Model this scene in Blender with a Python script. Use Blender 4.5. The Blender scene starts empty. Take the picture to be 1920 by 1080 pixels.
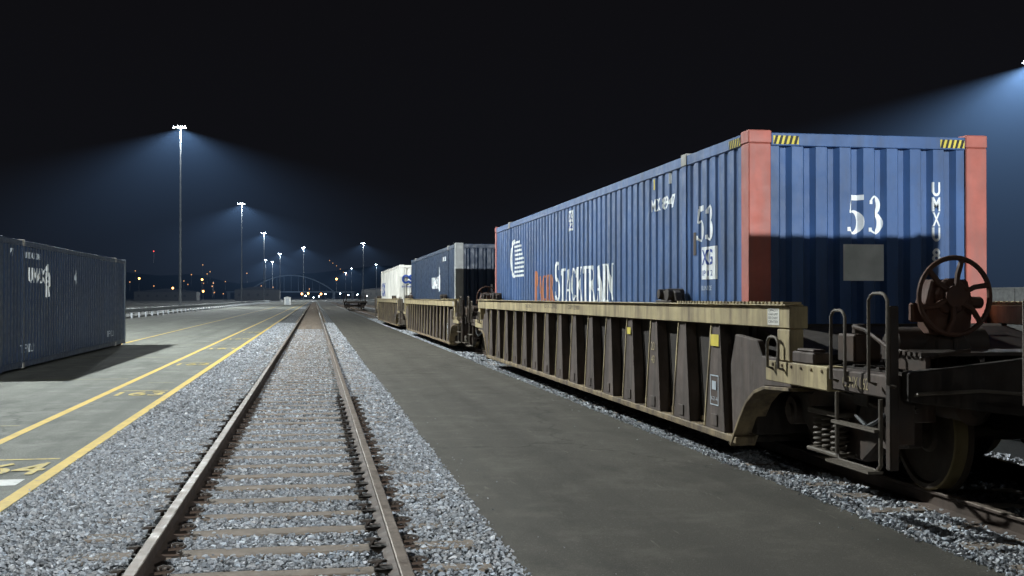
import bpy, bmesh, math, random
import numpy as np
from mathutils import Vector, noise
random.seed(7); rng=np.random.default_rng(7)
S=bpy.context.scene; COL=S.collection
S.view_settings.view_transform='Standard'; S.view_settings.look='None'; S.view_settings.exposure=0

# ---------------------------------------------------------------- materials
def _n(t,typ,**k):
    n=t.nodes.new(typ)
    for a,b in k.items(): setattr(n,a,b)
    return n
def ramp(t,fac,stops):
    r=_n(t,'ShaderNodeValToRGB'); e=r.color_ramp.elements
    while len(e)<len(stops): e.new(0.5)
    for i,(p,c) in enumerate(stops):
        e[i].position=p
        if not hasattr(c,'__len__'): c=(c,c,c)
        e[i].color=(c[0],c[1],c[2],1)
    t.links.new(fac,r.inputs[0]); return r.outputs[0]
def mixc(t,f,a,b,mode='MIX'):
    m=_n(t,'ShaderNodeMix',data_type='RGBA',blend_type=mode)
    for s,v in ((m.inputs[0],f),(m.inputs[6],a),(m.inputs[7],b)):
        if isinstance(v,bpy.types.NodeSocket): t.links.new(v,s)
        elif hasattr(v,'__len__'): s.default_value=(v[0],v[1],v[2],1)
        else: s.default_value=v
    return m.outputs[2]
def noi(t,co,scale,detail=4,rough=.55,mp=None):
    if mp:
        m=_n(t,'ShaderNodeMapping'); m.inputs['Scale'].default_value=mp; t.links.new(co,m.inputs[0]); co=m.outputs[0]
    n=_n(t,'ShaderNodeTexNoise'); n.inputs['Scale'].default_value=scale; n.inputs['Detail'].default_value=detail; n.inputs['Roughness'].default_value=rough
    t.links.new(co,n.inputs['Vector']); return n.outputs['Fac']
def newmat(name):
    m=bpy.data.materials.new(name); m.use_nodes=True; t=m.node_tree
    b=t.nodes['Principled BSDF']; c=_n(t,'ShaderNodeTexCoord').outputs['Object']
    return m,t,b,c
def bump(t,b,h,strength,dist):
    u=_n(t,'ShaderNodeBump'); u.inputs['Strength'].default_value=strength; u.inputs['Distance'].default_value=dist
    t.links.new(h,u.inputs['Height']); t.links.new(u.outputs[0],b.inputs['Normal'])
def mat(name,col,rough=.6,metal=0,var=.25,scale=2.5,dirt=None,damt=.5,streak=True,bmp=.15,spec=.4):
    m,t,b,c=newmat(name)
    lo=[x*(1-var) for x in col]; hi=[min(1,x*(1+var)) for x in col]
    base=ramp(t,noi(t,c,scale,5),[(.3,lo),(.7,hi)])
    if dirt:
        f=noi(t,c,2.2,6,.65,(2.5,2.5,.35) if streak else (1,1,1))
        fr=ramp(t,f,[(.5-.1*damt,0),(.78-.15*damt,min(1,damt*1.3))])
        base=mixc(t,fr,base,dirt)
        f2=ramp(t,noi(t,c,17,6,.7),[(.60,0),(.72,damt*.7)])
        base=mixc(t,f2,base,[x*.8 for x in dirt])
    t.links.new(base,b.inputs['Base Color'])
    b.inputs['Roughness'].default_value=rough; b.inputs['Metallic'].default_value=metal
    b.inputs['Specular IOR Level'].default_value=spec
    t.links.new(ramp(t,noi(t,c,7,4),[(.3,max(0,rough-.12)),(.7,min(1,rough+.12))]),b.inputs['Roughness'])
    if bmp: bump(t,b,noi(t,c,26,4),bmp,.01)
    return m
def emis(name,col,st):
    m=bpy.data.materials.new(name); m.use_nodes=True; t=m.node_tree
    b=t.nodes['Principled BSDF']; b.inputs['Base Color'].default_value=(.3,.3,.3,1)
    b.inputs['Emission Color'].default_value=(*col,1); b.inputs['Emission Strength'].default_value=st
    return m

M={}
M['blue']=mat('container_blue_paint',(.048,.105,.25),.5,dirt=(.055,.078,.13),damt=.5,scale=1.2)
M['navy']=mat('container_navy_paint',(.009,.024,.058),.5,dirt=(.016,.026,.042),damt=.4,scale=1.2)
M['greyblue']=mat('pale_corner_paint',(.12,.15,.19),.55,dirt=(.08,.08,.08),damt=.5)
M['red']=mat('faded_red_post_paint',(.42,.12,.09),.55,dirt=(.3,.13,.11),damt=.6)
M['cwhite']=mat('container_white_paint',(.74,.72,.66),.5,dirt=(.5,.46,.4),damt=.4,scale=1)
M['postgrey']=mat('muted_grey_post_paint',(.34,.35,.34),.5,dirt=(.22,.22,.2),damt=.5,scale=1)
M['cast']=mat('corner_casting_steel',(.32,.31,.28),.6,dirt=(.12,.09,.07),damt=.6)
M['white']=mat('lettering_white',(.78,.80,.80),.6,dirt=(.45,.48,.52),damt=.3,scale=6,bmp=0)
M['dim']=mat('lettering_grey_white',(.42,.46,.5),.6,scale=6,bmp=0)
M['orange']=mat('lettering_orange',(.52,.17,.06),.6,dirt=(.20,.12,.11),damt=.6,scale=6,bmp=0)
M['csx']=mat('lettering_blue',(.02,.06,.28),.6,bmp=0)
M['haz_y']=mat('hazard_yellow',(.62,.50,.07),.6,bmp=0)
M['haz_k']=mat('hazard_black',(.015,.015,.015),.6,bmp=0)
M['panel']=mat('grey_placard',(.80,.84,.76),.6,dirt=(.62,.66,.6),damt=.4,bmp=0)
M['tan']=mat('well_car_tan_paint',(.38,.305,.165),.7,dirt=(.11,.075,.05),damt=.65,scale=2,var=.3)
M['tand']=mat('well_car_grimy_tan',(.21,.155,.085),.75,dirt=(.055,.038,.028),damt=.75,scale=2,var=.35)
M['brown']=mat('well_car_brown_grime',(.092,.068,.056),.8,dirt=(.04,.029,.023),damt=.7,scale=2,var=.3)
M['dbrown']=mat('well_car_dark_grime',(.032,.024,.018),.85,dirt=(.015,.011,.009),damt=.7,scale=2,var=.3)
M['iron']=mat('dark_iron',(.044,.033,.026),.7,.1,dirt=(.085,.046,.027),damt=.6,streak=False)
M['rustwheel']=mat('rusty_handwheel',(.075,.037,.025),.75,.05,dirt=(.14,.06,.03),damt=.5,streak=False)
M['grab']=mat('grab_iron_grey',(.12,.10,.078),.65,.1,dirt=(.06,.044,.03),damt=.6,streak=False)
M['whl']=mat('wheel_steel',(.045,.03,.018),.65,.2,dirt=(.03,.02,.013),damt=.6,streak=False)
M['tread']=mat('worn_wheel_tread',(.17,.13,.06),.5,.5)
M['rail']=mat('rail_rust_side',(.08,.056,.043),.75,.2,dirt=(.04,.028,.02),damt=.6,streak=False,scale=6)
M['railtop']=mat('rail_head_worn',(.19,.15,.12),.5,.35,dirt=(.11,.08,.062),damt=.7,streak=False,scale=8)
M['tie']=mat('weathered_tie_wood',(.185,.145,.112),.9,dirt=(.10,.082,.066),damt=.6,streak=False,scale=9,var=.35,bmp=.6)
M['galv']=mat('galvanised_steel',(.38,.40,.42),.5,.5,var=.15)
M['pole']=mat('dull_mast_steel',(.17,.18,.19),.6,.4,var=.15)
M['lamp']=emis('lit_lamp_lens',(.75,.9,1),70)
M['warm']=emis('warm_sodium_lens',(1,.42,.10),10)
M['warm2']=emis('dim_warm_window',(1,.5,.2),.4)
M['redl']=emis('red_signal_lens',(1,.05,.03),5)
M['housing']=mat('lamp_housing',(.12,.12,.13),.5,.3)
M['bld']=mat('distant_concrete_wall',(.05,.048,.046),.8)
M['barr']=mat('concrete_barrier',(.3,.3,.29),.8)
M['roofd']=mat('distant_dark_roof',(.025,.025,.028),.8)
M['steelbr']=mat('bridge_steel',(.10,.12,.15),.7)
M['shed']=mat('white_shed_paint',(.75,.75,.72),.6)

def asphalt(name,a,b_,stain,sc=1,scuff=.5):
    m,t,b,c=newmat(name)
    f=noi(t,c,120*sc,3,.7); base=ramp(t,f,[(.38,[x*.75 for x in a]),(.62,b_)])
    f=ramp(t,noi(t,c,45*sc,3,.6),[(.58,0),(.68,.8)]); base=mixc(t,f,base,[x*1.8 for x in b_])
    big=ramp(t,noi(t,c,.35,6,.6,(1,.35,1)),[(.42,0),(.66,.8)])
    base=mixc(t,big,base,stain)
    pat=ramp(t,noi(t,c,1.3,7,.75),[(.50,0),(.72,.7)])
    base=mixc(t,pat,base,[x*1.4 for x in b_])
    dk=ramp(t,noi(t,c,.9,7,.7,(1,.5,1)),[(.52,0),(.70,.7)])
    base=mixc(t,dk,base,[x*.5 for x in a])
    wear=ramp(t,noi(t,c,1.0,3,.5,(2.2,.03,1)),[(.45,0),(.7,.5)]); base=mixc(t,wear,base,[x*.65 for x in a])
    sc2=ramp(t,noi(t,c,3.0,8,.75,(2.6,.35,1)),[(.62,0),(.68,scuff)])
    base=mixc(t,sc2,base,[min(1,x*2.2) for x in b_])
    v=_n(t,'ShaderNodeTexVoronoi',feature='DISTANCE_TO_EDGE'); v.inputs['Scale'].default_value=.22
    mp=_n(t,'ShaderNodeMapping'); t.links.new(c,mp.inputs[0]); mp.inputs['Scale'].default_value=(1,.6,1)
    wn=_n(t,'ShaderNodeTexNoise'); wn.inputs['Scale'].default_value=1.5; wn.inputs['Detail'].default_value=6; t.links.new(c,wn.inputs['Vector'])
    ad=_n(t,'ShaderNodeVectorMath',operation='ADD'); t.links.new(mp.outputs[0],ad.inputs[0]); t.links.new(wn.outputs['Color'],ad.inputs[1]); t.links.new(ad.outputs[0],v.inputs['Vector'])
    cr=ramp(t,v.outputs['Distance'],[(.0,.6),(.007,0)]); base=mixc(t,cr,base,[x*.4 for x in a])
    t.links.new(base,b.inputs['Base Color']); b.inputs['Roughness'].default_value=.85
    b.inputs['Specular IOR Level'].default_value=.3
    bump(t,b,noi(t,c,80*sc,3,.7),.7,.014)
    return m
M['asph']=asphalt('dark_asphalt',(.058,.051,.040),(.100,.090,.072),(.062,.055,.045))
M['pave']=asphalt('grey_pavement',(.130,.132,.113),(.195,.197,.170),(.120,.122,.108),1,.2)
M['soil']=asphalt('dark_yard_ground',(.03,.03,.028),(.05,.05,.046),(.03,.03,.03),.3)
def paint(name,col,under,worn=.6):
    m,t,b,c=newmat(name)
    w=ramp(t,noi(t,c,14,8,.7),[(worn,0),(worn+.12,.8)])
    base=mixc(t,w,ramp(t,noi(t,c,3,4),[(.3,[x*.75 for x in col]),(.7,col)]),under)
    t.links.new(base,b.inputs['Base Color']); b.inputs['Roughness'].default_value=.7
    return m
M['yline']=paint('road_yellow',(.57,.38,.045),(.14,.13,.09),.56)
M['ynum']=paint('worn_stencil_yellow',(.50,.37,.07),(.14,.14,.11),.50)
M['ydim']=paint('faded_road_yellow',(.28,.245,.10),(.15,.15,.12),.48)
M['wline']=paint('road_white',(.60,.60,.57),(.14,.14,.13),.56)
def ballast():
    m,t,b,c=newmat('ballast_bed')
    v=_n(t,'ShaderNodeTexVoronoi'); v.inputs['Scale'].default_value=27; t.links.new(c,v.inputs['Vector'])
    s=_n(t,'ShaderNodeSeparateColor'); t.links.new(v.outputs['Color'],s.inputs[0])
    base=ramp(t,s.outputs[0],[(0,(.09,.095,.10)),(.45,(.20,.21,.225)),(.8,(.33,.345,.36)),(1,(.52,.53,.54))])
    edge=ramp(t,v.outputs['Distance'],[(.25,1),(.75,.2)])
    base=mixc(t,1,base,edge,'MULTIPLY')
    base=mixc(t,ramp(t,noi(t,c,.5,4),[(.4,0),(.7,.3)]),base,(.13,.13,.13))
    t.links.new(base,b.inputs['Base Color']); b.inputs['Roughness'].default_value=.9
    bump(t,b,ramp(t,v.outputs['Distance'],[(0,1),(.8,0)]),1,.03)
    return m
M['bed']=ballast()
def rockmat():
    m,t,b,c=newmat('crushed_stone')
    a=_n(t,'ShaderNodeAttribute',attribute_name='tint')
    base=mixc(t,ramp(t,noi(t,c,60,4),[(.35,0),(.7,.4)]),a.outputs['Color'],(.15,.155,.16))
    base=mixc(t,ramp(t,noi(t,c,.7,5),[(.45,0),(.75,.35)]),base,(.14,.135,.13))
    t.links.new(base,b.inputs['Base Color']); b.inputs['Roughness'].default_value=.85
    return m
M['rock']=rockmat()

# ---------------------------------------------------------------- mesh builder
class MB:
    def __init__(s): s.v=[];s.f=[];s.m=[]
    def add(s,vs,fs,mi=0):
        o=len(s.v); s.v+= [tuple(v) for v in vs]; s.f+=[tuple(i+o for i in f) for f in fs]
        if isinstance(mi,int): mi=[mi]*len(fs)
        s.m+=mi
    def box(s,x0,x1,y0,y1,z0,z1,mi=0):
        s.add([(x0,y0,z0),(x1,y0,z0),(x1,y1,z0),(x0,y1,z0),(x0,y0,z1),(x1,y0,z1),(x1,y1,z1),(x0,y1,z1)],
              [(0,3,2,1),(4,5,6,7),(0,1,5,4),(1,2,6,5),(2,3,7,6),(3,0,4,7)],mi)
    def prism(s,poly,ax,a0,a1,mi=0,cap=None):
        n=len(poly)
        def P(p,a): return {'x':(a,p[0],p[1]),'y':(p[0],a,p[1]),'z':(p[0],p[1],a)}[ax]
        vs=[P(p,a0) for p in poly]+[P(p,a1) for p in poly]
        fs=[(i,(i+1)%n,(i+1)%n+n,i+n) for i in range(n)]; ms=[mi]*n
        fs+= [tuple(range(n)),tuple(range(2*n-1,n-1,-1))]; ms+=[mi if cap is None else cap]*2
        s.add(vs,fs,ms)
    def cyl(s,p0,p1,r0,r1=None,seg=12,mi=0):
        if r1 is None: r1=r0
        p0=Vector(p0);p1=Vector(p1); d=(p1-p0).normalized()
        a=d.orthogonal().normalized(); b=d.cross(a)
        vs=[];
        for p,r in((p0,r0),(p1,r1)):
            for i in range(seg):
                t=2*math.pi*i/seg; vs.append(p+a*math.cos(t)*r+b*math.sin(t)*r)
        fs=[(i,(i+1)%seg,(i+1)%seg+seg,i+seg) for i in range(seg)]+[tuple(range(seg)),tuple(range(2*seg-1,seg-1,-1))]
        s.add(vs,fs,mi)
    def tube(s,pts,r,seg=8,closed=False,mi=0):
        pts=[Vector(p) for p in pts]; n=len(pts); vs=[]; a=None
        for i,p in enumerate(pts):
            if closed: d=(pts[(i+1)%n]-pts[i-1])
            else: d=pts[min(i+1,n-1)]-pts[max(i-1,0)]
            d.normalize()
            if a is None: a=d.orthogonal().normalized()
            a=(a-d*a.dot(d)); a.normalize(); b=d.cross(a)
            for k in range(seg):
                t=2*math.pi*k/seg; vs.append(p+a*math.cos(t)*r+b*math.sin(t)*r)
        fs=[]
        for i in range(n if closed else n-1):
            j=(i+1)%n
            for k in range(seg): fs.append((i*seg+k,i*seg+(k+1)%seg,j*seg+(k+1)%seg,j*seg+k))
        if not closed: fs+=[tuple(range(seg)),tuple(range(n*seg-1,(n-1)*seg-1,-1))]
        s.add(vs,fs,mi)
    def obj(s,name,mats,parent=None,bevel=0,smooth=False,norm=True):
        me=bpy.data.meshes.new(name); me.from_pydata(s.v,[],s.f)
        for m in mats: me.materials.append(M[m] if isinstance(m,str) else m)
        me.polygons.foreach_set('material_index',s.m)
        if norm:
            bm=bmesh.new(); bm.from_mesh(me); bmesh.ops.recalc_face_normals(bm,faces=bm.faces); bm.to_mesh(me); bm.free()
        if smooth: 
            me.polygons.foreach_set('use_smooth',[True]*len(me.polygons))
            me.set_sharp_from_angle(angle=math.radians(35))
        o=bpy.data.objects.new(name,me); COL.objects.link(o)
        if parent: o.parent=parent
        if bevel:
            b=o.modifiers.new('bevel','BEVEL'); b.width=bevel; b.segments=1; b.limit_method='ANGLE'
        return o
def one(name,mats,par,fn,bevel=0,smooth=False):
    b=MB(); fn(b); return b.obj(name,mats,par,bevel,smooth)
def empty(name,loc,label=None,cat=None,group=None,parent=None):
    o=bpy.data.objects.new(name,None); COL.objects.link(o); o.location=loc
    if parent: o.parent=parent
    if label: tag(o,label,cat,group)
    return o
def tag(o,label,cat,group=None,kind=None):
    o['label']=label; o['category']=cat
    if group: o['group']=group
    if kind: o['kind']=kind
    return o
def struct(o,label,cat): o['kind']='structure'; o['label']=label; o['category']=cat; return o
def clone(root,loc,rotz=None):
    kids={}
    for o in list(COL.objects):
        if o.parent: kids.setdefault(o.parent.name,[]).append(o)
    def rec(o,par):
        c=o.copy(); COL.objects.link(c)
        if par: c.parent=par
        for k in kids.get(o.name,[]): rec(k,c)
        return c
    c=rec(root,None); c.location=loc
    if rotz is not None: c.rotation_euler=(0,0,rotz)
    return c

# ---------------------------------------------------------------- 2D lettering geometry
def text_geo(s,h,w=None,bold=0.0):
    cu=bpy.data.curves.new('t','FONT'); cu.body=s; cu.size=1; cu.offset=bold
    o=bpy.data.objects.new('t',cu); COL.objects.link(o); bpy.context.view_layer.update()
    dg=bpy.context.evaluated_depsgraph_get(); me=bpy.data.meshes.new_from_object(o.evaluated_get(dg))
    vs=[v.co.copy() for v in me.vertices]; fs=[tuple(p.vertices) for p in me.polygons]
    bpy.data.objects.remove(o); bpy.data.curves.remove(cu); bpy.data.meshes.remove(me)
    x0=min(v.x for v in vs);x1=max(v.x for v in vs);y0=min(v.y for v in vs);y1=max(v.y for v in vs)
    sy=h/(y1-y0); sx=sy if w is None else w/(x1-x0)
    return [((v.x-x0)*sx,(v.y-y0)*sy,0) for v in vs],fs
def stroke(pts,off=0):
    vs=[];fs=[];n=len(pts)
    for i,(x,y,w) in enumerate(pts):
        a=pts[max(i-1,0)];b=pts[min(i+1,n-1)]
        d=Vector((b[0]-a[0],b[1]-a[1])); d.normalize(); nx,ny=-d.y*w/2,d.x*w/2
        vs+=[(x+nx,y+ny,off),(x-nx,y-ny,off)]
    for i in range(n-1): fs.append((2*i,2*i+1,2*i+3,2*i+2))
    return vs,fs
def arc(cx,cy,rx,ry,a0,a1,thin,thick,ph=0,n=18):
    r=[]
    for i in range(n+1):
        a=math.radians(a0+(a1-a0)*i/n); k=max(0,math.cos(a-math.radians(ph)))
        r.append((cx+rx*math.cos(a),cy+ry*math.sin(a),thin+(thick-thin)*k))
    return r
def lin(x0,y0,x1,y1,w): return [(x0,y0,w),(x1,y1,w)]
G={
'5':(.62,[lin(.17,.92,.56,.92,.13),lin(.18,.92,.12,.53,.05),arc(.27,.31,.22,.27,125,-150,.05,.17),lin(.03,.13,.13,.13,.10)]),
'3':(.62,[arc(.26,.74,.17,.21,160,-85,.05,.14),arc(.25,.29,.22,.25,90,-150,.05,.17),lin(.03,.12,.13,.12,.10),lin(.06,.80,.15,.80,.09)]),
'S':(.55,[arc(.26,.745,.17,.21,40,270,.06,.15,180),arc(.27,.275,.18,.235,90,-145,.06,.16),lin(.42,.78,.42,.98,.035),lin(.06,.02,.06,.24,.035)]),
'T':(.58,[lin(.29,0,.29,.93,.14),lin(.02,.965,.56,.965,.06),lin(.03,.8,.03,.95,.03),lin(.55,.8,.55,.95,.03),lin(.17,.02,.41,.02,.035)]),
'A':(.62,[lin(.08,.02,.30,.97,.05),lin(.29,.97,.52,.02,.14),lin(.15,.33,.42,.33,.05),lin(0,.02,.17,.02,.035),lin(.40,.02,.62,.02,.035)]),
'C':(.56,[arc(.30,.5,.22,.46,45,315,.05,.16,180),lin(.48,.70,.48,.96,.035)]),
'K':(.62,[lin(.13,0,.13,1,.14),lin(.2,.42,.52,.97,.05),lin(.26,.58,.54,.02,.14),lin(.02,.02,.25,.02,.035),lin(.02,.98,.25,.98,.035),lin(.42,.02,.64,.02,.035),lin(.42,.98,.60,.98,.035)]),
'R':(.62,[lin(.13,0,.13,1,.14),arc(.22,.74,.2,.22,90,-90,.05,.14),lin(.28,.5,.54,.02,.14),lin(.02,.02,.25,.02,.035),lin(.44,.02,.64,.02,.035)]),
'I':(.3,[lin(.14,0,.14,1,.14),lin(.02,.02,.27,.02,.035),lin(.02,.98,.27,.98,.035)]),
'N':(.66,[lin(.10,0,.10,.98,.05),lin(.08,.97,.52,.03,.14),lin(.52,.03,.52,1,.05),lin(.02,.02,.2,.02,.035),lin(.42,.98,.62,.98,.035)]),
'P':(.56,[lin(.13,0,.13,1,.14),arc(.22,.72,.21,.24,90,-90,.05,.15),lin(.02,.02,.25,.02,.035)]),
'E':(.52,[lin(.13,0,.13,1,.14),lin(.2,.97,.48,.97,.06),lin(.2,.5,.4,.5,.06),lin(.2,.03,.48,.03,.06)]),
}
def serif_geo(s,h,w=None,first=1.0,bold=1.0):
    V=[];F=[];x=0;k=0
    for i,ch in enumerate(s):
        adv,st=G[ch]; sc=first if i==0 else 1
        for p in st:
            vs,fs=stroke([(x+a*sc,b*sc,c*sc*bold) for a,b,c in p],(k%9)*.0004); k+=1
            o=len(V); V+=vs; F+=[tuple(j+o for j in f) for f in fs]
        x+=adv*sc+.06
    sx=h if w is None else w/x
    return [(a*sx,b*h,c) for a,b,c in V],F
def rect_geo(w,h,off=0): return [(0,0,off),(w,0,off),(w,h,off),(0,h,off)],[(0,1,2,3)]
def join(*gs):
    V=[];F=[]
    for (vs,fs),dx,dy in gs:
        o=len(V); V+=[(a+dx,b+dy,c) for a,b,c in vs]; F+=[tuple(j+o for j in f) for f in fs]
    return V,F
def decal(name,geo,root,surf,a0,z0,m,off=.003):
    kind,pts,base=surf; sg=-1 if kind=='L' else 1
    bm=bmesh.new(); vs=[bm.verts.new(v) for v in geo[0]]
    for f in geo[1]:
        try: bm.faces.new([vs[i] for i in f])
        except ValueError: pass
    us=[v[0] for v in geo[0]]; u0,u1=min(us),max(us)
    if pts:
        for a,_ in pts:
            u=(a-a0)*sg
            if u0<u<u1:
                bmesh.ops.bisect_plane(bm,geom=bm.verts[:]+bm.edges[:]+bm.faces[:],plane_co=(u,0,0),plane_no=(1,0,0),dist=1e-6)
        A=[p[0] for p in pts];Dp=[p[1] for p in pts]
    for v in bm.verts:
        u,w,o=v.co; a=a0+sg*u; d=float(np.interp(a,A,Dp)) if pts else 0
        e=base-d+off+o
        if kind=='L': v.co=(-e,a,z0+w)
        elif kind=='R': v.co=(e,a,z0+w)
        elif kind=='E': v.co=(a,-e,z0+w)
    me=bpy.data.meshes.new(name); bm.to_mesh(me); bm.free(); me.materials.append(M[m])
    o=bpy.data.objects.new(name,me); COL.objects.link(o); o.parent=root; return o

# ---------------------------------------------------------------- container
def corr(a0,a1,pitch,depth,fo=.40,sl=.12):
    n=max(1,round((a1-a0)/pitch)); e=.03; p=(a1-a0-2*e)/n; r=[(a0,0)]
    for i in range(n):
        b=a0+e+i*p
        r+=[(b+p*fo*.5,0),(b+p*(fo*.5+sl),depth),(b+p*(1-fo*.5-sl),depth),(b+p*(1-fo*.5),0)]
    r.append((a1,0)); return r
def container(name,label,loc,body,post,L=16.15,hazard=False,group=None,farpost=None):
    r=empty(name,loc,label,'shipping container',group); W=1.295;H=2.9;zb,zt=.16,2.77
    dp=(.020,.56,.10)
    sp=corr(.215,1.93,.28,*dp)+corr(2.09,L-2.09,.285,*dp)+corr(L-1.93,L-.215,.28,*dp)
    ep=corr(-W+.24,W-.24,.262,.065,.46,.16)
    for sg in(-1,1):
        b=MB(); vs=[];
        for a,d in sp: x=sg*(W-.012-d); vs+=[(x,a,zb),(x,a,zt)]
        b.add(vs,[(2*i,2*i+2,2*i+3,2*i+1) for i in range(len(sp)-1)])
        b.obj('side_wall',[body],r,norm=False)
        one('top_rail',[body],r,lambda b:b.box(sg*(W-.07),sg*W,.215,L-.215,zt,H-.012),.006)
        one('bottom_rail',[body],r,lambda b:b.box(sg*(W-.075),sg*(W-.002),.215,L-.215,0.02,zb),.006)
        for y in(2.01,L-2.01):
            b=MB(); b.box(sg*(W-.05),sg*(W+.002),y-.08,y+.08,zb,zt+.001,0); b.box(sg*(W-.16),sg*(W+.008),y-.10,y+.10,H-.13,H+.012,1); b.box(sg*(W-.16),sg*(W+.008),y-.09,y+.09,0,.13,1)
            b.obj('intermediate_post',[body,'cast'],r,.008)
    for sg in(-1,1):
        for ye in(0,1):
            y0,y1=(0,.21) if ye==0 else (L-.21,L)
            b=MB(); b.box(sg*(W-.235),sg*(W+.0),y0,y1,.12,H-.12)
            b.box(sg*(W-.24),sg*(W+.004),min(y0,y0-.004),y1+.004,H-.118,H+.012,0); b.box(sg*(W-.2),sg*(W+.004),y0-.004,y1+.004,0,.118,0)
            b.obj('corner_post',[farpost if (farpost and ye) else post],r,.01)
    for ye in(0,1):
        b=MB(); vs=[]
        for a,d in ep:
            y=.03+d if ye==0 else L-.03-d
            vs+=[(a,y,zb),(a,y,zt-.01)]
        b.add(vs,[(2*i,2*i+2,2*i+3,2*i+1) for i in range(len(ep)-1)])
        b.obj('end_wall',[body],r,norm=False)
        y0,y1=(.005,.11) if ye==0 else (L-.11,L-.005)
        one('end_header',[body],r,lambda b:b.box(-W+.24,W-.24,y0,y1,zt-.01,H-.012),.006)
        one('end_sill',[body],r,lambda b:b.box(-W+.2,W-.2,y0,y1,.02,zb),.006)
    b=MB(); n=int((L-.4)/.25); vs=[]
    for i in range(n):
        y=.2+i*.25
        for yy,zz in((y,H-.05),(y+.03,H-.03),(y+.15,H-.03),(y+.18,H-.05)): vs+=[(-W+.07,yy,zz),(W-.07,yy,zz)]
    b.add(vs,[(2*i,2*i+1,2*i+3,2*i+2) for i in range(len(vs)//2-1)])
    b.obj('roof_panel',[body],r,norm=False)
    one('floor_frame',['dbrown'],r,lambda b:b.box(-W+.08,W-.08,.05,L-.05,.05,.15))
    if hazard:
        def hz(surf,a0,w,z,h=.085):
            k=5; decal('hazard_marking',rect_geo(w,h),r,surf,a0,z,'haz_y',.003)
            for i in range(k):
                q=w/k; decal('hazard_stripe',([(i*q,0,0),(i*q+q*.5,0,0),(i*q+q*.5+q*.45 if i<k-1 else w,h,0),(i*q+q*.45,h,0)],[(0,1,2,3)]),r,surf,a0,z,'haz_k',.0055)
        hz(('E',None,-.005),-W+.26,.27,H-.125); hz(('E',None,-.005),W-.24-.28,.27,H-.125)
        hz(('L',None,W),.215+.33,.32,H-.122)
    return r,('L',sp,W-.012),('R',sp,W-.012),('E',ep,-.03)

def circ(cx,cy,rx,ry,n=24): 
    return [(cx+rx*math.cos(2*math.pi*i/n),cy+ry*math.sin(2*math.pi*i/n),0) for i in range(n)],[tuple(range(n))]
Xc=5.545
A0=10.73; ZC=.42
rA,L_,R_,E_=container('shipping_container','blue corrugated container with faded red corner posts in rail car',(Xc,A0,ZC),'blue','red',hazard=True,group='containers on the train')
def y_(Y): return Y-A0
z_=lambda z:z-ZC
decal('number_lettering',serif_geo('53',.41,.60,bold=1.15),rA,L_,y_(12.34),z_(2.28),'white')
decal('number_lettering',serif_geo('53',.41,.46,bold=1.0),rA,E_,1.05-1.295,z_(2.30),'white')
decal('placard',rect_geo(.50,.36),rA,L_,y_(12.2),z_(1.86),'white')
decal('placard_lettering',text_geo('XG',.17,.34,.02),rA,L_,y_(12.14),z_(2.02),'csx',.006)
decal('placard_lettering',text_geo('IP112',.06,.32),rA,L_,y_(12.12),z_(1.90),'csx',.006)
decal('code_lettering',text_geo('BUNDLE',.05,.32),rA,L_,y_(12.15),z_(1.74),'dim',.006)
decal('placard',rect_geo(.10,.26),rA,L_,y_(12.44),z_(2.14),'brown',.007)
decal('code_lettering',text_geo('MX 8947',.16,.98,.02),rA,L_,y_(14.08),z_(2.75),'white')
decal('mark_lettering',text_geo('I',.13,.05),rA,L_,y_(13.98),z_(3.03),'haz_y')
decal('mark_lettering',text_geo('I',.13,.05),rA,L_,y_(13.35),z_(3.05),'white')
decal('placard',rect_geo(.42,.34),rA,L_,y_(18.98),z_(2.79),'white')
decal('placard_lettering',text_geo('X:',.11,.22,.02),rA,L_,y_(18.88),z_(2.98),'csx',.006)
decal('placard_lettering',text_geo('R2',.11,.22,.02),rA,L_,y_(18.88),z_(2.83),'csx',.006)
decal('logo_lettering',serif_geo('STACKTRAIN',.56,4.15,1.25,1.35),rA,L_,y_(20.05),z_(1.60),'white')
decal('logo_lettering',serif_geo('PACER',.48,1.85,1.2,1.3),rA,L_,y_(21.95),z_(1.60),'orange')
cres=[];
for i in range(17):
    a=math.radians(80+200*i/16); cres.append((.45+.46*math.cos(a),.42+.42*math.sin(a),0))
for i in range(17):
    a=math.radians(280-200*i/16); cres.append((.58+.36*math.cos(a),.42+.38*math.sin(a),0))
decal('logo_mark',(cres,[tuple(range(34))]),rA,L_,y_(24.75),z_(2.08),'white')
bars=[]
for i in range(9):
    bars.append((rect_geo(1.25-.07*i if i>3 else 1.1,.045),.50+.03*abs(4-i)*-1,.09*i))
decal('logo_mark',join(*bars),rA,L_,y_(24.65),z_(2.10),'white',.005)
for ch,z in zip('UMXU8',(2.70,2.545,2.39,2.235,2.02)):
    decal('code_lettering',text_geo(ch,.145,.085,.025),rA,E_,.70,z_(z),'white')
decal('placard',rect_geo(.44,.37),rA,('E',None,-.03),-.28,z_(1.83),'panel')

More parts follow.
